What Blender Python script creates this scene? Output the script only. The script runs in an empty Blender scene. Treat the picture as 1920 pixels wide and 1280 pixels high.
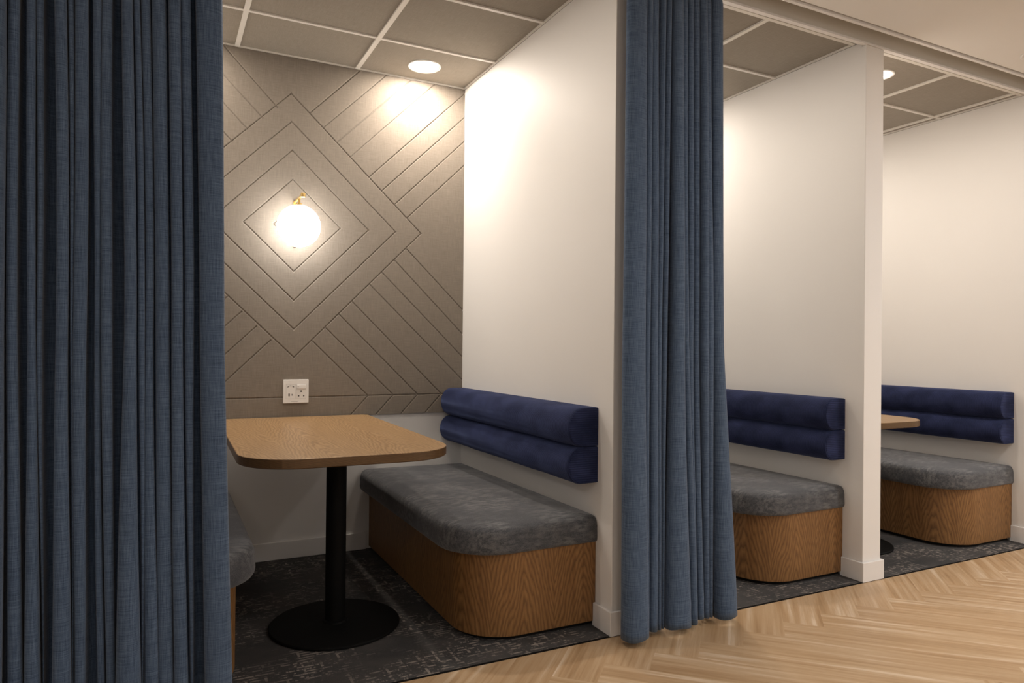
import bpy, bmesh, math, random
from mathutils import Vector, Matrix
random.seed(7)
S = bpy.context.scene
COL = S.collection
PI = math.pi

# ------------------------------------------------------------------ dimensions (metres)
H = 2.575          # booth and corridor ceiling
D = 1.512          # back wall
XL = -1.85         # left wall of the nearest booth
P2, P3, T = 1.436, 2.878, .127   # left faces of the partitions, thickness

# ------------------------------------------------------------------ node helpers
class NT:
    def __init__(s, name):
        s.m = bpy.data.materials.new(name); s.m.use_nodes = True
        s.t = s.m.node_tree; s.b = s.t.nodes['Principled BSDF']; s.out = s.t.nodes['Material Output']
    def n(s, typ, **kw):
        x = s.t.nodes.new(typ)
        for k, v in kw.items():
            if k in x.inputs: s.set(x.inputs[k], v)
            else: setattr(x, k, v)
        return x
    def set(s, inp, v):
        if isinstance(v, bpy.types.NodeSocket): s.t.links.new(v, inp)
        else: inp.default_value = v
    def uv(s): return s.n('ShaderNodeTexCoord').outputs['UV']
    def obj(s): return s.n('ShaderNodeTexCoord').outputs['Object']
    def map(s, v, scale, loc=(0, 0, 0), rot=(0, 0, 0)):
        x = s.n('ShaderNodeMapping'); s.set(x.inputs['Vector'], v)
        x.inputs['Scale'].default_value = scale; x.inputs['Location'].default_value = loc
        x.inputs['Rotation'].default_value = rot
        return x.outputs[0]
    def noise(s, v, scale=5., detail=2., rough=.5, dist=0.):
        x = s.n('ShaderNodeTexNoise'); s.set(x.inputs['Vector'], v)
        x.inputs['Scale'].default_value = scale; x.inputs['Detail'].default_value = detail
        x.inputs['Roughness'].default_value = rough; x.inputs['Distortion'].default_value = dist
        return x.outputs[0]
    def m2(s, op, a, b=None, c=None, clamp=False):
        x = s.n('ShaderNodeMath', operation=op); x.use_clamp = clamp
        s.set(x.inputs[0], a)
        if b is not None: s.set(x.inputs[1], b)
        if c is not None: s.set(x.inputs[2], c)
        return x.outputs[0]
    def ramp(s, f, stops, interp='LINEAR'):
        x = s.n('ShaderNodeValToRGB'); s.set(x.inputs[0], f); r = x.color_ramp; r.interpolation = interp
        while len(r.elements) < len(stops): r.elements.new(.5)
        for e, (p, c) in zip(r.elements, stops):
            e.position = p; e.color = (c[0], c[1], c[2], 1) if not isinstance(c, (int, float)) else (c, c, c, 1)
        return x.outputs[0]
    def mix(s, f, a, b, blend='MIX'):
        x = s.n('ShaderNodeMix', data_type='RGBA', blend_type=blend)
        s.set(x.inputs[0], f)
        for i, v in ((6, a), (7, b)):
            s.set(x.inputs[i], v if isinstance(v, bpy.types.NodeSocket) else (v[0], v[1], v[2], 1))
        return x.outputs[2]
    def sep(s, v):
        x = s.n('ShaderNodeSeparateXYZ'); s.set(x.inputs[0], v); return x.outputs
    def comb(s, a, b, c=0.):
        x = s.n('ShaderNodeCombineXYZ')
        for i, v in enumerate((a, b, c)): s.set(x.inputs[i], v)
        return x.outputs[0]
    def bump(s, h, strength=.3, dist=.001):
        x = s.n('ShaderNodeBump'); s.set(x.inputs['Height'], h)
        x.inputs['Strength'].default_value = strength; x.inputs['Distance'].default_value = dist
        s.set(s.b.inputs['Normal'], x.outputs[0]); return x.outputs[0]
    def base(s, c, rough=.6, metal=0., spec=.5):
        s.set(s.b.inputs['Base Color'], c if isinstance(c, bpy.types.NodeSocket) else (c[0], c[1], c[2], 1))
        s.set(s.b.inputs['Roughness'], rough); s.b.inputs['Metallic'].default_value = metal
        s.b.inputs['Specular IOR Level'].default_value = spec

def m_paint(name, c, rough=.55, bump=.08):
    k = NT(name); o = k.obj()
    f = k.noise(o, 3., 3.)
    k.base(k.mix(f, [v*.985 for v in c], [min(1, v*1.01) for v in c]), rough, spec=.35)
    k.bump(k.noise(o, 260., 2.), bump, .0006)
    return k.m
def m_plain(name, c, rough=.5, metal=0., spec=.5):
    k = NT(name); o = k.obj(); f = k.noise(o, 40., 3.)
    k.base(k.mix(f, [v*.93 for v in c], c), rough, metal, spec); return k.m
def m_linen(name, ca, cb, uv=False, per=.0016, bump=.5, trans=0.):
    """woven cloth: thick-and-thin warp and weft threads"""
    k = NT(name); v = k.uv() if uv else k.obj()
    if uv:
        a, b, _ = k.sep(v)
    else:
        x, y, z = k.sep(v); a, b = k.m2('ADD', x, k.m2('MULTIPLY', y, .0)), k.m2('ADD', z, y)
    vv = k.comb(a, b)
    warp = k.noise(k.map(vv, (1/per, 14, 1)), 1., 2.5, .7)
    weft = k.noise(k.map(vv, (14, 1/per, 1)), 1., 2.5, .7)
    fine = k.noise(vv, 900., 1.)
    f = k.m2('ADD', k.m2('MULTIPLY', warp, .5), k.m2('MULTIPLY', weft, .5))
    f = k.m2('ADD', k.m2('MULTIPLY', f, .8), k.m2('MULTIPLY', fine, .2))
    f2 = k.ramp(f, [(.36, 0), (.64, 1)])
    big = k.noise(k.map(vv, (5, 3, 1)), 1., 2.)
    c = k.mix(f2, ca, cb); c = k.mix(k.m2('MULTIPLY', big, .25), c, ca)
    k.base(c, .9, spec=.15); k.bump(f, bump, .0012)
    k.b.inputs['Sheen Weight'].default_value = .15
    if trans:
        t = k.n('ShaderNodeBsdfTranslucent'); k.set(t.inputs[0], c)
        mx = k.n('ShaderNodeMixShader'); mx.inputs[0].default_value = trans
        k.t.links.new(k.b.outputs[0], mx.inputs[1]); k.t.links.new(t.outputs[0], mx.inputs[2])
        k.t.links.new(mx.outputs[0], k.out.inputs[0])
    return k.m
def m_oak(name, dark, mid, light, leaf=.21, taper=.16, rings=42., rough=.45, contrast=1.):
    """crown-cut oak veneer; UV: u across the grain, v along it (metres)"""
    k = NT(name); u, v, _ = k.sep(k.uv())
    wob = k.noise(k.comb(k.m2('MULTIPLY', u, 3.), k.m2('MULTIPLY', v, 1.6)), 1., 2.)
    leafid = k.m2('FLOOR', k.m2('DIVIDE', u, leaf))
    rnd = k.n('ShaderNodeTexWhiteNoise', noise_dimensions='1D'); k.set(rnd.inputs['W'], leafid)
    uc = k.m2('SUBTRACT', k.m2('MULTIPLY', k.m2('FRACT', k.m2('DIVIDE', u, leaf)), leaf), leaf*.5)
    uc = k.m2('ADD', uc, k.m2('MULTIPLY', k.m2('SUBTRACT', wob, .5), .07))
    vv = k.m2('ADD', k.m2('MULTIPLY', v, taper), k.m2('MULTIPLY', rnd.outputs[0], .10))
    vv = k.m2('ADD', vv, k.m2('MULTIPLY', k.noise(k.comb(k.m2('MULTIPLY', u, 10.), k.m2('MULTIPLY', v, 2.2)), 1., 4., .6), .085))
    r = k.m2('ADD', k.m2('SQRT', k.m2('ADD', k.m2('MULTIPLY', uc, uc), .00025)), vv)
    ring = k.m2('FRACT', k.m2('MULTIPLY', r, rings*2))
    ringc = k.ramp(ring, [(0, 0), (.10, .15), (.55, 1), (.9, .55), (1, 0)])
    pores = k.noise(k.comb(k.m2('MULTIPLY', u, 1100.), k.m2('MULTIPLY', v, 24.)), 1., 2.)
    poresc = k.ramp(pores, [(.36, 0), (.5, 1)])
    streak = k.noise(k.comb(k.m2('MULTIPLY', u, 90.), k.m2('MULTIPLY', v, 2.5)), 1., 3.)
    c = k.mix(k.ramp(streak, [(.3, 0), (.7, 1)]), mid, light)
    c = k.mix(k.m2('MULTIPLY', k.m2('SUBTRACT', 1., ringc), .75*contrast), c, dark)
    c = k.mix(k.m2('MULTIPLY', k.m2('SUBTRACT', 1., poresc), .35*contrast), c, dark)
    lf = k.m2('MULTIPLY', k.noise(k.comb(k.m2('MULTIPLY', u, 4.), v), 1., 2.), .5)
    c = k.mix(lf, c, mid)
    k.base(c, rough, spec=.4); k.bump(poresc, .15, .0005)
    return k.m

M = {}
M['wall'] = m_paint('painted_plaster', (.80, .785, .765))
M['corr_ceiling'] = m_paint('corridor_ceiling_paint', (.82, .80, .775))
M['trim'] = m_paint('satin_trim_paint', (.80, .785, .77), .4, .02)
M['header'] = m_paint('header_paint', (.66, .63, .58), .5)
M['panel'] = m_linen('taupe_acoustic_felt', (.165, .141, .117), (.275, .240, .20), per=.0022, bump=.25)
M['tile'] = m_linen('taupe_ceiling_cloth', (.22, .19, .155), (.34, .30, .25), per=.0022, bump=.2)
M['grid'] = m_plain('grid_metal_paint', (.76, .73, .68), .45)
M['curtain'] = m_linen('blue_linen', (.020, .039, .078), (.140, .200, .300), uv=True, per=.0022, bump=.8, trans=.02)
M['black'] = m_plain('black_powder_coat', (.004, .004, .004), .65, spec=.12)
M['black_plinth'] = m_plain('black_plinth_laminate', (.006, .006, .006), .7, spec=.2)
M['brass'] = m_plain('brushed_brass', (.75, .52, .20), .3, 1.)
M['white_plastic'] = m_plain('white_plastic', (.82, .81, .79), .3)
M['grey_plastic'] = m_plain('grey_plastic_line', (.45, .44, .43), .5)
M['dark_hole'] = m_plain('dark_socket_hole', (.015, .013, .012), .6)
M['ink'] = m_plain('grey_ink', (.10, .10, .10), .6)
M['oak_base'] = m_oak('oak_veneer_bench', (.050, .021, .006), (.225, .108, .036), (.35, .185, .068), leaf=.26, taper=.24, rings=34., rough=.48, contrast=.95)
M['oak_top'] = m_oak('oak_laminate_tabletop', (.15, .080, .032), (.345, .212, .100), (.46, .305, .160), leaf=.27, taper=.13, rings=40., rough=.33, contrast=1.05)
M['oak_edge'] = m_oak('oak_edge_strip', (.045, .022, .008), (.105, .057, .021), (.14, .078, .031), leaf=.5, taper=.3, rings=60., contrast=.8)

def m_cushion():
    k = NT('grey_chenille'); o = k.obj(); x, y, z = k.sep(o)
    cr = k.noise(k.comb(k.m2('MULTIPLY', x, 18.), k.m2('MULTIPLY', y, 75.), k.m2('MULTIPLY', z, 60.)), 1., 5., .7)
    cr2 = k.noise(k.map(o, (5, 5, 5)), 1., 3., .6)
    f = k.m2('MULTIPLY', k.ramp(cr, [(.43, 0), (.60, 1)]), k.ramp(cr2, [(.38, 0), (.56, 1)]))
    fine = k.noise(o, 420., 2.)
    c = k.mix(k.ramp(fine, [(.35, 0), (.65, 1)]), (.036, .038, .044), (.088, .091, .100))
    c = k.mix(k.m2('MULTIPLY', f, .55), c, (.21, .21, .21))
    k.base(c, .85, spec=.2); k.b.inputs['Sheen Weight'].default_value = .35
    k.b.inputs['Sheen Tint'].default_value = (.6, .6, .62, 1)
    k.bump(fine, .5, .0012); return k.m
M['cushion'] = m_cushion()
def m_cord(name, axis):
    """corduroy; UV u along the roll, v round it"""
    k = NT(name); uv = k.uv(); u, v, _ = k.sep(uv)
    t = u if axis == 'u' else v
    w = k.m2('SINE', k.m2('MULTIPLY', t, 2*PI/(.0062 if axis == 'u' else .0086)))
    w = k.m2('MULTIPLY', k.m2('ADD', w, 1.), .5)
    n1 = k.noise(k.map(uv, (7, 11, 1)), 1., 4., .6); fine = k.noise(k.map(uv, (160, 160, 1)), 1., 2.)
    c = k.mix(k.ramp(n1, [(.36, 0), (.66, 1)]), (.008, .013, .044), (.032, .043, .115))
    c = k.mix(k.m2('MULTIPLY', k.m2('SUBTRACT', 1., w), .6), c, (.005, .007, .022))
    c = k.mix(k.m2('MULTIPLY', fine, .3), c, (.035, .045, .11))
    k.base(c, .85, spec=.15); k.b.inputs['Sheen Weight'].default_value = .35
    k.b.inputs['Sheen Tint'].default_value = (.25, .32, .65, 1); k.b.inputs['Sheen Roughness'].default_value = .35
    k.bump(w, .6, .0015); return k.m
M['cord'] = m_cord('navy_corduroy', 'u'); M['cord_end'] = m_cord('navy_corduroy_end', 'v')

def m_carpet():
    k = NT('charcoal_carpet'); o = k.obj(); x, y, z = k.sep(o)
    warp = k.noise(k.comb(k.m2('MULTIPLY', x, 4.), k.m2('MULTIPLY', y, 4.)), 1., 3.)
    def lines(t, other, sp, wd, seed, thr):
        t2 = k.m2('ADD', t, k.m2('MULTIPLY', k.m2('SUBTRACT', warp, .5), .02))
        q = k.m2('DIVIDE', k.m2('ADD', t2, seed), sp)
        d = k.m2('ABSOLUTE', k.m2('SUBTRACT', k.m2('FRACT', q), .5))
        idn = k.m2('FLOOR', q)
        wn = k.noise(k.comb(k.m2('MULTIPLY', other, 48.), k.m2('MULTIPLY', idn, 7.3)), 1., 4., .75)
        ln = k.m2('LESS_THAN', d, k.m2('MULTIPLY', wn, wd))
        ms = k.ramp(k.noise(k.comb(k.m2('MULTIPLY', other, 22.), k.m2('MULTIPLY', idn, 3.1), seed), 1., 4., .7), [(thr, 0), (thr+.04, 1)])
        return k.m2('MULTIPLY', ln, ms)
    a = lines(y, x, .018, .42, .3, .515); b = lines(x, y, .062, .14, .7, .535)
    blot = k.ramp(k.noise(k.comb(k.m2('MULTIPLY', x, 45.), k.m2('MULTIPLY', y, 60.)), 1., 5., .75), [(.56, 0), (.60, 1)])
    zone = k.ramp(k.noise(k.map(o, (3.2, 3.8, 1)), 1., 3.), [(.40, 0), (.58, 1)])
    mark = k.m2('MAXIMUM', k.m2('MAXIMUM', a, b), k.m2('MULTIPLY', blot, .45))
    mark = k.m2('MULTIPLY', mark, zone)
    speck = k.noise(o, 600., 2.)
    tone = k.noise(k.map(o, (5, 7, 1)), 1., 3.)
    c = k.mix(k.ramp(tone, [(.35, 0), (.65, 1)]), (.034, .036, .039), (.070, .064, .062))
    c = k.mix(k.ramp(speck, [(.4, 0), (.65, 1)]), c, (.088, .084, .082))
    c = k.mix(k.m2('MULTIPLY', mark, k.ramp(speck, [(.35, .5), (.6, 1)])), c, (.34, .30, .265))
    k.base(c, .95, spec=.1); k.bump(speck, .8, .002); return k.m
M['carpet'] = m_carpet()
def m_floor():
    k = NT('light_oak_herringbone'); u, v, _ = k.sep(k.uv())
    at = k.n('ShaderNodeAttribute'); at.attribute_name = 'plank'; r = k.sep(at.outputs['Vector'])
    uu = k.m2('ADD', u, k.m2('MULTIPLY', r[0], 7.)); vo = k.m2('ADD', v, k.m2('MULTIPLY', r[1], 9.))
    st = k.noise(k.comb(k.m2('MULTIPLY', uu, 30.), k.m2('MULTIPLY', vo, 1.3)), 1., 3., .55)
    st2 = k.noise(k.comb(k.m2('MULTIPLY', uu, 120.), k.m2('MULTIPLY', vo, 3.)), 1., 3.)
    grain = k.noise(k.comb(k.m2('MULTIPLY', uu, 420.), k.m2('MULTIPLY', vo, 14.)), 1., 2.)
    c = k.ramp(st, [(.30, (.34, .205, .10)), (.46, (.46, .305, .17)), (.58, (.54, .385, .24)), (.70, (.70, .56, .41))])
    c = k.mix(k.m2('MULTIPLY', k.ramp(st2, [(.4, 0), (.7, 1)]), .35), c, (.56, .42, .27))
    c = k.mix(k.m2('MULTIPLY', k.ramp(grain, [(.3, 1), (.5, 0)]), .22), c, (.28, .165, .08))
    c = k.mix(k.m2('MULTIPLY', r[2], .28), c, (.36, .23, .12))
    k.base(c, k.m2('ADD', .36, k.m2('MULTIPLY', grain, .12)), spec=.45); k.bump(grain, .12, .0006); return k.m
M['floor'] = m_floor()
def m_emit(name, c, s):
    k = NT(name); f = k.noise(k.obj(), 2.); e = k.n('ShaderNodeEmission')
    k.set(e.inputs[0], k.mix(f, c, c)); e.inputs[1].default_value = s
    k.t.links.new(e.outputs[0], k.out.inputs[0]); return k.m
M['lamp_disc'] = m_emit('downlight_diffuser', (1., .92, .80), 14.)
M['globe'] = m_emit('opal_globe_glow', (1., .95, .89), 17.0)

# ------------------------------------------------------------------ mesh helpers
def link(name, me, mats, parent=None, smooth=False):
    o = bpy.data.objects.new(name, me); COL.objects.link(o)
    for m in (mats if isinstance(mats, (list, tuple)) else [mats]): me.materials.append(m)
    if smooth:
        for p in me.polygons: p.use_smooth = True
    if parent: o.parent = parent
    return o
def tag(o, label, cat, group=None):
    o['label'] = label; o['category'] = cat
    if group: o['group'] = group
    return o
def thing(name, loc, label, cat, group=None):
    o = bpy.data.objects.new(name, None); COL.objects.link(o); o.location = loc
    o.empty_display_size = .1
    return tag(o, label, cat, group)
def struct(o): o['kind'] = 'structure'; return o
class MB:
    def __init__(s): s.v = []; s.f = []; s.uv = {}
    def box(s, x0, x1, y0, y1, z0, z1):
        b = len(s.v)
        s.v += [(x, y, z) for z in (z0, z1) for x, y in ((x0, y0), (x1, y0), (x1, y1), (x0, y1))]
        for q in ((3, 2, 1, 0), (4, 5, 6, 7), (0, 1, 5, 4), (1, 2, 6, 5), (2, 3, 7, 6), (3, 0, 4, 7)):
            s.f.append(tuple(b+i for i in q))
        return s
    def loops(s, loops, cap0=True, cap1=True, closed=True):
        """skin between successive equal-length loops"""
        b = len(s.v); n = len(loops[0])
        for L in loops: s.v += [tuple(p) for p in L]
        for i in range(len(loops)-1):
            for j in range(n if closed else n-1):
                k = (j+1) % n
                s.f.append((b+i*n+j, b+i*n+k, b+(i+1)*n+k, b+(i+1)*n+j))
        if cap0: s.f.append(tuple(b+j for j in reversed(range(n))))
        if cap1: s.f.append(tuple(b+(len(loops)-1)*n+j for j in range(n)))
        return s
    def lathe(s, prof, n=48, c=(0, 0, 0), axis='z'):
        L = []
        for r, h in prof:
            ring = []
            for j in range(n):
                a = 2*PI*j/n
                if axis == 'z': ring.append((c[0]+r*math.cos(a), c[1]+r*math.sin(a), c[2]+h))
                elif axis == 'y': ring.append((c[0]+r*math.cos(a), c[1]+h, c[2]-r*math.sin(a)))
            L.append(ring)
        return s.loops(L)
    def tube(s, pts, r, n=12):
        pts = [Vector(p) for p in pts]; L = []
        for i, p in enumerate(pts):
            t = (pts[min(i+1, len(pts)-1)]-pts[max(i-1, 0)]).normalized()
            a = t.cross(Vector((1, 0, 0)));
            if a.length < .1: a = t.cross(Vector((0, 0, 1)))
            a.normalize(); b = t.cross(a)
            L.append([p+a*r*math.cos(2*PI*j/n)+b*r*math.sin(2*PI*j/n) for j in range(n)])
        return s.loops(L)
    def mesh(s, name='m'):
        me = bpy.data.meshes.new(name); me.from_pydata(s.v, [], s.f)
        bm = bmesh.new(); bm.from_mesh(me); bmesh.ops.recalc_face_normals(bm, faces=bm.faces); bm.to_mesh(me); bm.free()
        return me
def bevel(o, w=.002, seg=2):
    m = o.modifiers.new('bevel', 'BEVEL'); m.width = w; m.segments = seg; m.limit_method = 'ANGLE'; m.angle_limit = .6
    m.harden_normals = False; return o
def autosmooth(o, ang=.6):
    me = o.data
    for p in me.polygons: p.use_smooth = True
    bm = bmesh.new(); bm.from_mesh(me)
    for e in bm.edges:
        if len(e.link_faces) == 2 and e.calc_face_angle(0) > ang: e.smooth = False
    bm.to_mesh(me); bm.free(); return o
def boxo(name, args, mat, parent=None, bv=0.):
    o = link(name, MB().box(*args).mesh(name), mat, parent)
    if bv: bevel(o, bv)
    return o

# ------------------------------------------------------------------ the setting
WP = .13
Y0c, X0c, X1c = -4.2, -4.5, 6.0           # corridor extents
# walls
struct(boxo('wall_back', (XL-WP, P3+T+.6, D, D+.12, 0, 2.75), M['wall']))
struct(boxo('wall_left', (XL-WP, XL, 0, D, 0, H), M['wall']))
for i, px in enumerate((0, P2, P3)):
    n = ('wall_partition_near', 'wall_partition_middle', 'wall_partition_far')[i]
    pf = [(0, 0), (D, 0), (D, H-.0012), (.0235, H-.0012), (.0235, 2.5525), (0, 2.5525)]
    m = MB(); m.loops([[(xx, y, z) for y, z in pf] for xx in (px, px+T)])
    struct(bevel(link(n, m.mesh(), M['wall']), .003))
struct(boxo('wall_front', (X0c, X1c, Y0c-.1, Y0c, 0, 2.75), M['wall']))
struct(boxo('wall_corridor_left', (X0c-.1, X0c, Y0c, .1, 0, 2.75), M['wall']))
struct(boxo('wall_corridor_right', (X1c, X1c+.1, Y0c, .1, 0, 2.75), M['wall']))
struct(boxo('wall_left_of_booths', (X0c, XL-WP, 0, .1, 0, 2.562), M['wall']))
struct(boxo('wall_right_of_booths', (P3+T+1.3, X1c, 0, .1, 0, 2.562), M['wall']))
# header above booth fronts, pocket for the curtain track
hd = MB(); hd.box(X0c, X1c, .001, .022, 2.562, 2.72); hd.box(X0c, X1c, -.092, .001, 2.70, 2.72)
hd.box(X0c, X1c, -.1075, -.094, 2.588, 2.72)
struct(link('wall_header', hd.mesh(), M['header']))
# bright lips either side of the pocket
tr = MB(); tr.box(X0c, X1c, -.1085, -.093, 2.569, 2.588); struct(link('trim_1', tr.mesh(), M['trim']))
tr = MB(); tr.box(X0c, X1c, -.004, .018, 2.553, 2.5625)
struct(link('trim_2', tr.mesh(), M['trim']))
# corridor ceiling with a shadow gap before the lip
cc = MB(); cc.box(X0c, X1c, Y0c, -.121, H, H+.15); cc.box(X0c, X1c, -.121, -.108, H+.04, H+.15)
struct(link('ceiling', cc.mesh(), M['corr_ceiling']))
# booth ceilings: cloth tiles in an exposed grid
def booth_ceiling(x0, x1, xs, ys, name):
    root = boxo(name, (x0, x1, .022, D, H+.008, H+.04), M['tile']); struct(root)
    g = MB(); hw = .0112; hl = .0088; z0, z1 = H, H+.009
    yy = sorted(ys); xx = sorted(xs)
    for x in xx: g.box(x-hw, x+hw, .06, D-.012, z0, z1)
    seg = [x0+.007]+[q for x in xx for q in (x-hw, x+hw)]+[x1-.007]
    for y in yy:
        for a, b in zip(seg[0::2], seg[1::2]):
            if b-a > .005: g.box(a, b, y-hl, y+hl, z0+.0004, z1)
    g.box(x0, x0+.007, .06, D, z0-.001, z1); g.box(x1-.007, x1, .06, D, z0-.001, z1)
    g.box(x0+.007, x1-.007, D-.014, D, z0-.001, z1); g.box(x0+.007, x1-.007, .055, .075, z0-.001, z1)
    o = link('ceiling_grid', g.mesh(), M['grid'], root)
booth_ceiling(XL, 0, (-.625, -1.225, -1.825), (1.081, .571), 'ceiling')
booth_ceiling(T, P2, (.27, .87), (1.07, .552), 'ceiling')
booth_ceiling(P2+T, P3, (1.62, 2.2155, 2.8126), (1.06, .541), 'ceiling')
booth_ceiling(P3+T, P3+T+1.3, (3.3, 3.9), (1.06, .55), 'ceiling')

# floors
def herringbone():
    n, w = 6, .152; o0 = Vector((1.03, -.293)); s2 = math.sqrt(.5)
    A = Vector((s2, -s2)); B = Vector((s2, s2)); v = []; f = []; uvs = []; rnd = []
    xmn, xmx, ymn, ymx = X0c, X1c, Y0c, 0.0
    def clip(poly):
        for ax, val, sg in ((0, xmn, 1), (0, xmx, -1), (1, ymn, 1), (1, ymx, -1)):
            out = []
            for i in range(len(poly)):
                p, q = poly[i], poly[(i+1) % len(poly)]
                dp, dq = sg*(p[0][ax]-val), sg*(q[0][ax]-val)
                if dp >= 0: out.append(p)
                if (dp >= 0) != (dq >= 0):
                    t = dp/(dp-dq); out.append((p[0].lerp(q[0], t), p[1].lerp(q[1], t)))
            poly = out
            if len(poly) < 3: return []
        return poly
    R = 75; g = .0
    for i in range(-R, R):
        for j in range(-R, R):
            t = (i-j) % (2*n)
            if t == 0: d, e, c = A, B, o0+A*(i*w)+B*(j*w)
            elif t == 2*n-1: d, e, c = B, A, o0+A*(i*w)+B*(j*w)
            else: continue
            pl = [(c, Vector((0, 0))), (c+d*(n*w), Vector((0, n*w))), (c+d*(n*w)+e*w, Vector((w, n*w))), (c+e*w, Vector((w, 0)))]
            if all(q[0].x < xmn or q[0].x > xmx for q in pl) or all(q[0].y < ymn or q[0].y > ymx for q in pl): continue
            pl = clip(pl)
            if len(pl) < 3: continue
            b = len(v); a = sum(pl[k][0].x*pl[(k+1) % len(pl)][0].y-pl[(k+1) % len(pl)][0].x*pl[k][0].y for k in range(len(pl)))
            if a < 0: pl = pl[::-1]
            v += [(q[0].x, q[0].y, 0) for q in pl]; f.append(tuple(range(b, b+len(pl))))
            uvs += [q[1] for q in pl]; rnd.append((random.random(), random.random(), random.random()))
    me = bpy.data.meshes.new('floor'); me.from_pydata(v, [], f)
    uvl = me.uv_layers.new(name='UVMap')
    for k, q in enumerate(uvs): uvl.data[k].uv = (q.x, q.y)
    at = me.attributes.new('plank', 'FLOAT_VECTOR', 'FACE')
    for k, q in enumerate(rnd): at.data[k].vector = q
    return me
fl = struct(link('floor', herringbone(), M['floor']))
struct(boxo('floor_carpet', (XL, P3+T+1.3, -.004, D, -.02, .0035), M['carpet']))
struct(boxo('trim_3', (XL, P3+T+1.3, -.012, -.004, -.01, .0022), M['black']))

# baseboards
bbh, bt_ = .093, .0125
def bboard(name, segs):
    m = MB()
    for a in segs: m.box(*a, .0036, bbh)
    o = link(name, m.mesh(), M['trim']); bevel(o, .0025, 2); struct(o)
def around(px): return [(px-bt_, px+T+bt_, -bt_, -.0002)]
for i, px in enumerate((0, P2, P3)):
    m = MB(); z = .0036
    # one U-shaped board round the end of the partition
    e = .0002
    out = [(px-bt_, .115), (px-bt_, -bt_), (px+T+bt_, -bt_), (px+T+bt_, D-.02), (px+T+e, D-.02), (px+T+e, -e), (px-e, -e), (px-e, .115)]
    m.loops([[(x, y, 0.0005) for x, y in out], [(x, y, bbh) for x, y in out]])
    o = link(('baseboard_near', 'baseboard_middle', 'baseboard_far')[i], m.mesh(), M['trim']); bevel(o, .0025, 2); struct(o)
bboard('baseboard_back', [(XL+.56, -.55, D-bt_, D-.0002)])
bboard('baseboard_back', [(T+bt_, P2-.55, D-bt_, D-.0002)])
bboard('baseboard_back', [(P2+T+bt_, P3-.55, D-bt_, D-.0002)])

# ------------------------------------------------------------------ grooved acoustic panel on the back wall
def tri_prism(loop_pts, closed, y, hw=.0090, dep=.0052):
    """V-shaped cutter following a path in the xz plane"""
    n = len(loop_pts); P = [Vector(p) for p in loop_pts]; L = []
    for i, p in enumerate(P):
        if closed: a, b = P[i-1], P[(i+1) % n]; d1 = (p-a).normalized(); d2 = (b-p).normalized()
        else:
            d1 = d2 = (P[1]-P[0]).normalized()
        n1 = Vector((-d1.y, d1.x)); n2 = Vector((-d2.y, d2.x)); m = (n1+n2).normalized(); k = 1/max(.3, m.dot(n1))
        L.append([(p.x+m.x*hw*k, y-.004, p.y+m.y*hw*k), (p.x, y+dep, p.y), (p.x-m.x*hw*k, y-.004, p.y-m.y*hw*k)])
    mb = MB()
    if closed: mb.loops(L+[L[0]], False, False)
    else: mb.loops(L)
    me = mb.mesh()
    bm = bmesh.new(); bm.from_mesh(me); bmesh.ops.remove_doubles(bm, verts=bm.verts, dist=1e-6)
    bmesh.ops.recalc_face_normals(bm, faces=bm.faces); bm.to_mesh(me); bm.free()
    return me
def acoustic_panel():
    yf = 1.498; x0, x1, z0, z1 = XL+.001, -.001, .726, H-.002
    pan = link('acoustic_wall_panel', MB().box(x0, x1, yf, D-.0002, z0, z1).mesh(), M['panel'])
    cut = []
    C = (-.945, 1.712); cor = [(-.964, 2.388), (-.258, 1.725), (-.936, 1.033), (-1.640, 1.706)]
    for k in (1., .787, .570, .351, .145):
        cut.append(([(C[0]+(x-C[0])*k, C[1]+(z-C[1])*k) for x, z in cor], True))
    def seg(a, b, ext=.02):
        a, b = Vector(a), Vector(b); d = (b-a).normalized(); cut.append(([a, b+d*ext], False))
    TR = [((-.869, 2.304), (-.618, 2.563)), ((-.80, 2.238), (-.479, 2.56)), ((-.728, 2.17), (-.335, 2.56)), ((-.656, 2.10), (-.193, 2.562)),
          ((-.554, 2.004), (-.008, 2.543)), ((-.484, 1.938), (-.006, 2.408)), ((-.412, 1.870), (-.006, 2.271)), ((-.341, 1.803), (-.006, 2.133))]
    BR = [((-.344, 1.637), (.002, 1.302)), ((-.411, 1.570), (.004, 1.162)), ((-.481, 1.499), (.005, 1.031)), ((-.548, 1.43), (.007, .898)),
          ((-.642, 1.334), (-.130, .83)), ((-.711, 1.264), (-.270, .83)), ((-.781, 1.192), (-.410, .83)), ((-.849, 1.123), (-.551, .83))]
    mir = lambda p: (-1.898-p[0], p[1])
    for a, b in TR: seg(a, b, .03); seg(mir(a), mir(b), .03)
    for i, (a, b) in enumerate(BR):
        seg(a, b, .02 if i < 4 else -.001); seg(mir(a), mir(b), .02 if i < 4 else -.001)
    cut.append(([(x0-.01, .829), (x1+.01, .829)], False))
    for a in (-.547, -.408, -.267, -.128):
        seg((a, .829), (a-.089, .732), .02); seg(mir((a, .829)), mir((a-.089, .732)), .02)
    cur = pan
    for pts, cl in cut:
        c = bpy.data.objects.new('cutter', tri_prism(pts, cl, yf)); COL.objects.link(c)
        m = cur.modifiers.new('b', 'BOOLEAN'); m.object = c; m.operation = 'DIFFERENCE'; m.solver = 'EXACT'
        dg = bpy.context.evaluated_depsgraph_get(); dg.update()
        new = bpy.data.meshes.new_from_object(cur.evaluated_get(dg))
        cur.modifiers.clear()
        if len(new.polygons) > 5: cur.data = new
        bpy.data.objects.remove(c)
    tag(cur, 'taupe felt wall panel grooved with nested diamonds and slanting planks, behind the globe lamp', 'wall panel')
    return cur
acoustic_panel()

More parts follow.
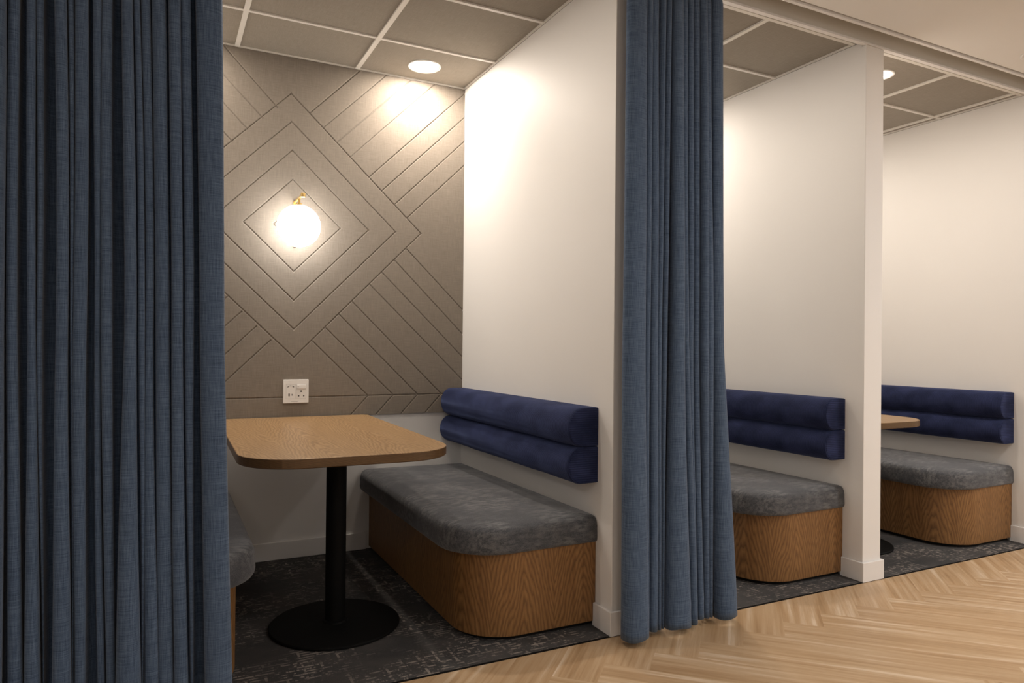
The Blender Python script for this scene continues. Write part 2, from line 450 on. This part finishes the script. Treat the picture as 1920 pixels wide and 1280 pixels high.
# ------------------------------------------------------------------ benches
def rrect(x0, x1, y0, y1, r, ins=0., n=12):
    """rounded rectangle, r = (front-left, front-right, back-right, back-left) corner radii, counter-clockwise"""
    x0 += ins; x1 -= ins; y0 += ins; y1 -= ins; out = []
    for (cx, cy, sx, sy, a0), q in zip(((x0, y0, 1, 1, PI), (x1, y0, -1, 1, 1.5*PI), (x1, y1, -1, -1, 0), (x0, y1, 1, -1, .5*PI)), r):
        q = max(q-ins, .002); ox, oy = cx+sx*q, cy+sy*q
        for k in range(n+1):
            a = a0+k*(PI/2)/n; out.append((ox+q*math.cos(a), oy+q*math.sin(a)))
    return out
def bench(loc, s, label):
    """s=-1: the bench lies on the -x side of its wall, s=1: on the +x side; local x=0 is the wall face"""
    root = thing('booth_bench', loc, label, 'bench', 'curved oak benches with grey cushions')
    def pl(x_in, y0, rr, ins=0., y1=D-.004, rb=.015, wallgap=.001):
        L = rrect(-x_in, -wallgap, y0, y1, (rr, .004, .004, rb), ins)
        return [(-s*x, y) for x, y in L]
    # base with real perimeter UVs
    out = pl(.535, .108, .20, rb=.01); out = out[::-1] if s > 0 else out
    z0, z1 = .022, .345
    mb = MB(); mb.loops([[(x, y, z0) for x, y in out], [(x, y, z1) for x, y in out]])
    me = mb.mesh(); n = len(out); uv = me.uv_layers.new(name='UVMap'); acc = [0]
    for i in range(n): acc.append(acc[-1]+math.dist(out[i], out[(i+1) % n]))
    for p in me.polygons:
        vs = list(p.vertices)
        for li, vi in zip(p.loop_indices, vs):
            j = vi % n; u = acc[j]
            if len(vs) == 4 and j == 0 and any(q % n == n-1 for q in vs): u = acc[n]
            uv.data[li].uv = (u+.06, me.vertices[vi].co.z)
    o = link('bench_base', me, M['oak_base'], root); autosmooth(o, .7)
    pli = pl(.515, .13, .19, rb=.005, y1=D-.02); 
    m = MB(); m.loops([[(x, y, .0036) for x, y in pli], [(x, y, .024) for x, y in pli]])
    link('plinth', m.mesh(), M['black_plinth'], root)
    # cushion
    lv = [(.016, .332), (.006, .334), (.001, .341), (-.001, .352), (.000, .372), (.001, .396), (.004, .413), (.009, .424), (.018, .4315), (.032, .436), (.06, .440), (.10, .443), (.15, .445), (.2, .446)]
    m = MB(); L = []
    for ins, z in lv:
        ring = pl(.595, .094, .205, ins, rb=.05, wallgap=.002 if ins > .02 else .002)
        # keep the wall side close to the wall
        q = []
        for x, y in ring:
            d = abs(x); nx = x
            if d < max(ins, 0)+.02 and ins < .05: nx = -0+s*(max(ins, 0)*.35+.002) if d <= ins+.0035 else x
            zz = z+.003*math.sin(7*y+1)*math.sin(9*d+.5)*(1 if z > .42 else 0)
            q.append((nx, y+.004*math.sin(9*d+2)*(1 if y < .4 and z < .43 else 0), zz))
        L.append(q)
    m.loops(L); o = link('seat_cushion', m.mesh(), M['cushion'], root, True)
    return root
def backrest(loc, s, label):
    root = thing('backrest', loc, label, 'backrest', 'navy corduroy roll backrests')
    y0, y1 = .103, 1.490
    for (zb, zt) in ((.7101, .8635), (.565, .7099)):
        zc, hz = (zb+zt)/2, (zt-zb)/2
        prof = [(0.002, zb+.004), ]
        N = 22; flat = .070
        prof = [(.0002, zb+.0008), (.03, zb+.0005), (flat*.8, zb)]
        for k in range(1, N):
            a = -PI/2+PI*k/N; prof.append((flat+(.1365-flat)*math.cos(a)**.9, zc+hz*math.sin(a)))
        prof += [(flat*.8, zt), (.03, zt-.0005), (.0002, zt-.0008)]
        m = MB(); L = []; ys = [(y0, .975), (y0+.004, .992), (y0+.012, 1)]+[(y0+.012+(y1-y0-.024)*k/26, 1) for k in range(1, 26)]+[(y1-.012, 1), (y1-.004, .992), (y1, .975)]
        for yy, sc in ys:
            wv = .0022*math.sin(yy*13+zc*30)+.0015*math.sin(yy*31+zc*9)
            L.append([(s*(x*sc+(wv if .06 < x else 0)), yy, zc+(z-zc)*sc) for x, z in prof])
        m.loops(L); me = m.mesh(); uv = me.uv_layers.new(name='UVMap'); n = len(prof); acc = [0]
        for i in range(n-1): acc.append(acc[-1]+math.dist(prof[i], prof[i+1]))
        for p in me.polygons:
            for li, vi in zip(p.loop_indices, p.vertices):
                uv.data[li].uv = (me.vertices[vi].co.y, acc[vi % n]) if len(p.vertices) == 4 else (me.vertices[vi].co.x, me.vertices[vi].co.z)
        o = link('roll', me, M['cord'], root); autosmooth(o, .9)
        for yy, dr in ((y0, -1), (y1, 1)):
            m = MB(); c = [[(s*x*sc, yy+dr*t, zc+(z-zc)*sc) for x, z in prof] for sc, t in ((.965, -.001), (.962, .0012), (.93, .0024))]
            m.loops(c); me = m.mesh(); uv = me.uv_layers.new(name='UVMap')
            for p in me.polygons:
                for li, vi in zip(p.loop_indices, p.vertices): uv.data[li].uv = (me.vertices[vi].co.x, me.vertices[vi].co.z)
            link('end_cap', me, M['cord_end'], o)
    return root
b1 = bench((0, 0, 0), -1, 'oak bench with grey cushion right of the nearest table, against the near white partition')
def copy_tree(o, parent=None):
    c = o.copy(); COL.objects.link(c)
    if parent: c.parent = parent
    for ch in [k for k in bpy.data.objects if k.parent == o]: copy_tree(ch, c)
    return c
for px, lb in ((P2, 'oak bench with grey cushion beside the right edge of the hanging middle curtain'),
               (P3, 'oak bench with grey cushion in the farthest booth, behind the white pillar at right')):
    c = copy_tree(b1); c.location = (px, 0, 0); c['label'] = lb
bench((XL, 0, 0), 1, 'grey cushioned bench end peeking out from behind the large left curtain')
k1 = backrest((0, 0, 0), -1, 'navy corduroy double-roll backrest on the near partition, beside the grooved taupe panel')
for px, lb in ((P2, 'navy corduroy double-roll backrest just right of the middle curtain, on the middle partition'),
               (P3, 'navy corduroy double-roll backrest on the far right wall, partly behind a wooden table corner')):
    c = copy_tree(k1); c.location = (px, 0, 0); c['label'] = lb
backrest((XL, 0, 0), 1, 'navy corduroy double-roll backrest on the left booth wall, concealed by the large left curtain')

# ------------------------------------------------------------------ tables
def table(loc, label, x0=-.385, x1=.355, yf=-.444):
    root = thing('booth_table', loc, label, 'table', 'oak topped pedestal tables')
    yb, zt, th = 1.487-loc[1], .730, .033
    ro = Matrix.Rotation(-.0155, 2); pv = Vector((-.015, .148))
    def ring(ins, z): return [(*(ro @ (Vector(q)-pv)+pv), z) for q in rrect(x0, x1, yf, yb, (.20, .20, .045, .045), ins, 16)]
    m = MB(); m.loops([ring(.0015, zt-.0012), ring(.0035, zt)])
    lo = ring(.0015, zt-.006); m = MB(); m.loops([lo, ring(.0012, zt-.001), ring(.0025, zt)])
    me = m.mesh(); uv = me.uv_layers.new(name='UVMap')
    for p in me.polygons:
        for li, vi in zip(p.loop_indices, p.vertices): c = me.vertices[vi].co; uv.data[li].uv = (c.x+.5, c.y+.6)
    link('tabletop', me, M['oak_top'], root)
    R = [ring(.004, zt-th), ring(.0, zt-th+.003), ring(.0, zt-.0015), ring(.0018, zt-.0012)]
    m = MB(); m.loops(R, True, True); me = m.mesh(); uv = me.uv_layers.new(name='UVMap'); n = len(R[0]); acc = [0]
    for i in range(n): acc.append(acc[-1]+math.dist(R[1][i][:2], R[1][(i+1) % n][:2]))
    for p in me.polygons:
        for li, vi in zip(p.loop_indices, p.vertices):
            j = vi % n; u = acc[j]
            if len(p.vertices) == 4 and j == 0 and any(q % n == n-1 for q in p.vertices): u = acc[n]
            uv.data[li].uv = (me.vertices[vi].co.z*1.3, u)
    o = link('edge_band', me, M['oak_edge'], root); o['label'] = 'darker brown edge strip'
    m = MB(); m.lathe([(.039, .012), (.039, zt-th-.004)], 40); o = link('post', m.mesh(), M['black'], root); autosmooth(o)
    m = MB(); m.box(-.13, .13, -.13, .13, zt-th-.008, zt-th-.0005); link('mounting_plate', m.mesh(), M['black'], root)
    m = MB(); m.lathe([(.246, .0036), (.25, .006), (.25, .011), (.246, .0145), (.08, .017), (.05, .020), (.046, .026), (.04, .028)], 72)
    o = link('foot_disc', m.mesh(), M['black'], root); autosmooth(o)
    return root
t1 = table((-.925, .552, 0), 'large oak-topped table on a black pedestal in front of the globe lamp wall')
table((1.93, .485, 0), 'small visible corner of an oak table in the farthest booth, behind the white pillar', -.348, .240, -.377)

# ------------------------------------------------------------------ globe wall lamp
def wall_lamp():
    x, z = -.94, 1.69; yw = 1.498
    root = thing('wall_lamp', (x, yw, z), 'glowing white globe wall lamp with brass arm at the centre of the diamond panel', 'wall lamp')
    m = MB(); m.lathe([(.0, 0), (.045, 0), (.047, -.003), (.047, -.010), (.043, -.013), (.0, -.013)], 40, (0, -.0005, 0), 'y')
    m.box(-.008, .008, -.010, -.0005, -.088, .146)
    o = link('backplate', m.mesh(), M['brass'], root); autosmooth(o)
    m = MB(); pts = [(0, -.006, .142), (0, -.06, .141), (0, -.126, .140), (0, -.20, .137), (0, -.228, .134)]
    m.tube(pts, .0065, 14)
    m.lathe([(.0, -.012), (.010, -.010), (.012, 0), (.010, .010), (0, .012)], 20, (0, -.232, .134), 'z')
    m.lathe([(.006, .100), (.014, .1005), (.014, .112), (.006, .116), (.006, .140)], 24, (0, -.126, 0), 'z')
    o = link('arm', m.mesh(), M['brass'], root); autosmooth(o)
    m = MB(); N = 28
    m.lathe([(.1045*math.sin(PI*k/N) if 0 < k < N else .0002, -.1045*math.cos(PI*k/N)) for k in range(N+1)], 56, (0, -.126, 0))
    link('globe', m.mesh(), M['globe'], root, True)
wall_lamp()

# ------------------------------------------------------------------ socket plate
def socket():
    x, z, yf = -.9255, .8595, 1.498
    root = thing('wall_socket', (x, yf, z), 'white square power socket plate with USB ports on the taupe panel above the table', 'socket')
    # dx, dz of features measured from the plate centre
    o = boxo('faceplate', (-.0635, .0635, -.0095, -.0002, -.0605, .0605), M['white_plastic'], root, .0028)
    m = MB(); yy = (-.0103, -.0094)
    for a in ((-.050, -.0015, -.037, .037), (.0015, .050, -.037, .037)):
        x0, x1, z0, z1 = a; w = .0006
        for q in ((x0, x1, z0, z0+w), (x0, x1, z1-w, z1), (x0, x0+w, z0+w, z1-w), (x1-w, x1, z0+w, z1-w)): m.box(q[0], q[1], yy[0]+.0003, yy[1], q[2], q[3])
    link('module_outline', m.mesh(), M['grey_plastic'], root)
    o = boxo('rocker_switch', (.004, .048, -.0135, -.0094, .0135, .034), M['white_plastic'], root, .0012)
    m = MB(); m.box(.009, .011, -.0139, -.0134, .023, .028); m.box(.0095, .0105, -.0139, -.0134, .018, .021); link('switch_mark', m.mesh(), M['ink'], o)
    for (cx, cz, r) in ((.0255, 0.0, .0042), (.0135, -.0235, .0036), (.0385, -.0235, .0036)):
        m = MB(); m.lathe([(r, -.0101), (r, -.0093)], 20, (cx, 0, cz), 'y'); link('pin_hole', m.mesh(), M['dark_hole'], root)
    boxo('usb_port', (-.0375, -.0315, -.0102, -.0094, -.0245, -.0105), M['dark_hole'], root)
    boxo('usb_port', (-.0215, -.0180, -.0102, -.0094, -.0215, -.0125), M['dark_hole'], root)
    m = MB()
    for k in range(9):   # small arched printed mark above the ports
        a = PI*(k/8); px = -.0265+.0135*math.cos(a); pz = .0235+.0055*math.sin(a)
        w = .0020 if k % 2 == 0 else .0013
        m.box(px-w, px+w, -.0101, -.0094, pz-w*.8, pz+w*.8)
    m.box(-.0435, -.0375, -.0101, -.0094, .0222, .0255); m.box(-.0165, -.0095, -.0101, -.0094, .0222, .0255)
    link('port_symbol', m.mesh(), M['ink'], root); m = MB()
    for k in range(9):   # tiny printed line along the bottom
        m.box(-.0225+k*.0037, -.0225+k*.0037+.0024, -.0101, -.0094, -.0525, -.0512)
    link('printed_mark', m.mesh(), M['ink'], root)
socket()

# ------------------------------------------------------------------ downlights
WARM = (1., .885, .765); NEUT = (1., .97, .945)
def downlight(x, y, z, label, group, power, col, r=.075, spread=PI, radius=None):
    root = thing('downlight', (x, y, z), label, 'downlight', group)
    m = MB(); m.lathe([(r, 0), (r+.011, 0), (r+.012, -.002), (r+.010, -.004), (r, -.0045)], 48)
    m = MB(); L = []
    for rr, h in ((r-.001, .002), (r+.012, .002), (r+.012, -.002), (r+.009, -.0045), (r-.001, -.003)):
        L.append([(rr*math.cos(2*PI*j/48), rr*math.sin(2*PI*j/48), h) for j in range(48)])
    m.loops(L+[L[0]], False, False)
    me = m.mesh(); o = link('bezel', me, M['white_plastic'], root); autosmooth(o)
    m = MB(); m.lathe([(r, -.001), (r, .001)], 48); link('diffuser', m.mesh(), M['lamp_disc'], root)
    ld = bpy.data.lights.new('downlight_beam', 'AREA'); ld.shape = 'DISK'; ld.size = 2*(r-.004); ld.energy = power; ld.color = col; ld.spread = spread
    lo = bpy.data.objects.new('downlight_beam', ld); COL.objects.link(lo); lo.location = (0, 0, -.0035); lo.parent = root
    return root
gB = 'booth ceiling downlights'; gC = 'corridor ceiling downlights'
BZ = H+.0075
downlight(-.312, 1.312, BZ, 'round downlight glowing in the taupe tile ceiling above the grooved panel', gB, 15, WARM)
downlight(-1.55, 1.312, BZ, 'round booth downlight concealed above the left curtain', 'concealed booth downlights', 7, WARM)
downlight(-.93, .30, BZ, 'round booth downlight above the frame over the nearest table', 'concealed booth downlights', 7, WARM)
downlight(1.00, 1.30, BZ, 'round booth downlight hidden by the middle curtain', 'concealed booth downlights', 10.5, WARM)
downlight(.62, .28, BZ, 'round booth downlight hidden by the middle curtain', 'concealed booth downlights', 5, WARM)
downlight(1.900, .268, BZ, 'round downlight shining at the top edge of the white pillar, in the far booth ceiling', gB, 10, WARM, .065)
downlight(2.20, 1.30, BZ, 'round booth downlight hidden by the white pillar', 'concealed booth downlights', 8, WARM)
for x, y, pw in ((-3.4, -2.6, 15), (.2, -1.7, 7), (2.2, -1.5, 18), (4.2, -1.6, 38), (-1.6, -3.6, 10), (.9, -3.6, 12), (3.4, -3.6, 34)):  # all unseen; the row farthest from the booths is added as front fill
    downlight(x, y, H-.0015, 'round corridor ceiling downlight above the wood floor, outside the view', gC, pw, NEUT, .08)

# round flush fitting in the corridor ceiling
m = MB(); L = []
for rr, h in ((.083, .0), (.083, -.004), (.080, -.006), (.074, -.006), (.071, -.003), (.071, 0)):
    L.append([(rr*math.cos(2*PI*j/56), rr*math.sin(2*PI*j/56), h) for j in range(56)])
cf = thing('ceiling_cover', (2.325, -.30, H-.0002), 'round flush white cover in the plain corridor ceiling at the right edge', 'ceiling cover')
m.loops(L+[L[0]], False, False); o = link('rim', m.mesh(), M['trim'], cf); autosmooth(o)
m = MB(); m.lathe([(.071, 0), (.071, -.002)], 56); link('disc', m.mesh(), M['white_plastic'], cf)

# ------------------------------------------------------------------ curtains
def interp3(a, b, c, t):
    """quadratic through t=0 (top), .55 (mid), 1 (bottom)"""
    tm = .58
    return a*((t-tm)*(t-1))/(tm)+b*(t*(t-1))/(tm*(tm-1))+c*(t*(t-tm))/(1-tm)
def curtain(name, top, mid, bot, ztop, zbot, yb, label, seed, amp=1.0, flare=0.):
    rnd = random.Random(seed); nf = len(top)//2; rows = 90; tm = .58
    ph = [rnd.uniform(0, 6.28) for _ in range(nf+1)]; da = [rnd.uniform(.8, 1.2) for _ in range(nf+1)]
    offs = [rnd.uniform(-.006, .006) for _ in range(nf+1)]
    verts = []; us = None; cols = 0
    NF, NG = 20, 6; AL = .20*PI; SA = math.sin(AL)**.72
    for r in range(rows+1):
        t = r/rows; z = ztop+(zbot-ztop)*t; row = []
        e = []
        for a, b, c in zip(top, mid, bot):
            # piecewise smooth blend through the three measured levels
            if t < tm: q = t/tm; s_ = q*q*(3-2*q)*.6+q*.4; e.append(a+(b-a)*s_)
            else: q = (t-tm)/(1-tm); s_ = q*q*(3-2*q)*.4+q*.6; e.append(b+(c-b)*s_)
        for i in range(nf):
            l, rr = e[2*i], e[2*i+1]; w = max(rr-l, .002)
            sway = .0018*math.sin(z*2.1+ph[i])+.001*math.sin(z*5.3+ph[i]*2)
            d = min(.036+.030*t*t, .008+w*.75)*da[i]*amp*(1+.12*math.sin(z*1.7+ph[i]))*(1 if z < 2.5 else .7)
            y_ = yb+offs[i]*(.5+.5*t)-flare*t
            cx_ = (l+rr)/2+sway; ca = math.cos(AL)
            for k in range(NF):   # each pleat bellies out over its own foot
                a = -AL+(PI+2*AL)*k/(NF-1); sn = math.sin(a); sn = math.copysign(abs(sn)**.72, sn)
                row.append((cx_-(w/2)*math.cos(a)*1.02, y_-d*(sn+SA)/(1+SA), z))
            if i < nf-1:
                l2, r2_ = e[2*i+2], e[2*i+3]; w2 = max(r2_-l2, .002)
                sw2 = .0018*math.sin(z*2.1+ph[i+1])+.001*math.sin(z*5.3+ph[i+1]*2)
                xa = cx_+(w/2)*ca*1.02; xb = (l2+r2_)/2+sw2-(w2/2)*ca*1.02
                g = max(xb-xa, .0); dep = min(.044, .020+g*1.6)*amp
                y2 = yb+offs[i+1]*(.5+.5*t)-flare*t
                for k in range(1, NG+1):
                    u = k/(NG+1)
                    row.append((xa+(xb-xa)*(.5-.5*math.cos(PI*u)), y_+(y2-y_)*u+dep*math.sin(PI*u)**.7, z))
        # dipped hem
        if t > .5:
            row = [(x, y, zz+(.004*math.sin(x*40+seed) if r == rows else 0)) for x, y, zz in row]
        if abs(z-.105) < .012: row = [(x, y-.0012, zz) for x, y, zz in row]
        verts += row; cols = len(row)
    f = [(r*cols+c, r*cols+c+1, (r+1)*cols+c+1, (r+1)*cols+c) for r in range(rows) for c in range(cols-1)]
    me = bpy.data.meshes.new(name); me.from_pydata(verts, [], f)
    mid_r = rows//2*cols; acc = [0]
    for c in range(cols-1): acc.append(acc[-1]+math.dist(verts[mid_r+c][:2], verts[mid_r+c+1][:2]))
    uv = me.uv_layers.new(name='UVMap')
    for p in me.polygons:
        for li, vi in zip(p.loop_indices, p.vertices): uv.data[li].uv = (acc[vi % cols], verts[vi][2])
    o = link(name, me, M['curtain'], None, True)
    s = o.modifiers.new('thickness', 'SOLIDIFY'); s.thickness = .0022; s.offset = 1
    return tag(o, label, 'curtain', 'blue linen curtains')
top1 = [-2.32, -2.28, -2.275, -2.235, -2.23, -2.19, -2.18, -2.13, -2.12, -2.08, -2.07, -2.02, -2.01, -1.955,
        -1.949, -1.907, -1.905, -1.879, -1.87, -1.848, -1.844, -1.825, -1.814, -1.787, -1.784, -1.766, -1.763, -1.733, -1.728, -1.703, -1.698, -1.675, -1.664, -1.639, -1.637, -1.621, -1.62, -1.596, -1.594, -1.559, -1.552, -1.521, -1.518, -1.489, -1.485, -1.413]
mid1 = [-2.31, -2.27, -2.265, -2.225, -2.22, -2.18, -2.17, -2.12, -2.11, -2.07, -2.06, -2.01, -2.00, -1.95,
        -1.94, -1.901, -1.896, -1.873, -1.852, -1.834, -1.834, -1.822, -1.789, -1.762, -1.761, -1.752, -1.751, -1.721, -1.707, -1.692, -1.691, -1.665, -1.637, -1.608, -1.604, -1.588, -1.586, -1.565, -1.563, -1.529, -1.524, -1.496, -1.491, -1.467, -1.453, -1.390]
bot1 = [-2.30, -2.25, -2.24, -2.20, -2.19, -2.15, -2.14, -2.09, -2.08, -2.05, -2.04, -2.0, -1.99, -1.945,
        -1.942, -1.892, -1.882, -1.849, -1.849, -1.812, -1.809, -1.807, -1.789, -1.745, -1.743, -1.739, -1.738, -1.715, -1.685, -1.667, -1.667, -1.647, -1.645, -1.582, -1.582, -1.578, -1.578, -1.541, -1.541, -1.501, -1.501, -1.466, -1.466, -1.458, -1.423, -1.352]
curtain('curtain', top1, mid1, bot1, 2.66, .022, -.060, 'large navy-blue linen curtain gathered across the left side of the nearest booth', 3)
top2 = [-.007, .074, .076, .104, .106, .142, .144, .170, .172, .196, .200, .246, .250, .278, .281, .308, .310, .338, .340, .374, .377, .406, .410, .462]
mid2 = [-.010, .082, .085, .112, .114, .146, .150, .172, .176, .196, .212, .272, .276, .300, .304, .330, .332, .356, .358, .392, .396, .430, .434, .482]
bot2 = [-.012, .090, .104, .122, .124, .160, .164, .180, .184, .194, .196, .306, .310, .346, .350, .364, .366, .394, .398, .420, .422, .442, .449, .547]
curtain('curtain', top2, mid2, bot2, 2.66, .024, -.060, 'narrow blue linen curtain tied back between the nearest booth and the middle booth', 11)
# gliding track
for nm, a, b in (('curtain_track', XL-.6, -1.30), ('curtain_track', -.2, .75)):
    m = MB(); m.box(a, b, -.075, -.035, 2.682, 2.699); m.box(a, b, -.075, -.066, 2.672, 2.682); m.box(a, b, -.044, -.035, 2.672, 2.682)
    tag(link(nm, m.mesh(), M['trim']), 'white ceiling track carrying the left curtain' if b < 0 else 'white ceiling track carrying the middle curtain', 'curtain track')

# ------------------------------------------------------------------ world, camera, view
w = bpy.data.worlds.new('world'); S.world = w; w.use_nodes = True
w.node_tree.nodes['Background'].inputs[0].default_value = (1, .93, .85, 1); w.node_tree.nodes['Background'].inputs[1].default_value = .05
f_, yaw, pit, rol = 1310.5477, math.radians(26.6843), math.radians(.2433), math.radians(.5516)
fw = Vector((math.sin(yaw)*math.cos(pit), math.cos(yaw)*math.cos(pit), math.sin(pit)))
rt = Vector((math.cos(yaw), -math.sin(yaw), 0)); up = rt.cross(fw)
r2 = rt*math.cos(rol)+up*math.sin(rol); u2 = -rt*math.sin(rol)+up*math.cos(rol)
cd = bpy.data.cameras.new('camera'); cam = bpy.data.objects.new('camera', cd); COL.objects.link(cam)
mw = Matrix((r2, u2, -fw)).transposed().to_4x4(); mw.translation = (-1.5487, -2.2142, 1.1006)
cam.matrix_world = mw; cd.sensor_width = 36; cd.lens = f_/1920*36; cd.shift_y = 3.77/1920; cd.clip_start = .02
S.camera = cam
S.view_settings.view_transform = 'Standard'; S.view_settings.look = 'None'; S.view_settings.gamma = 1
S.view_settings.exposure = 0.0; S.view_settings.use_curve_mapping = False
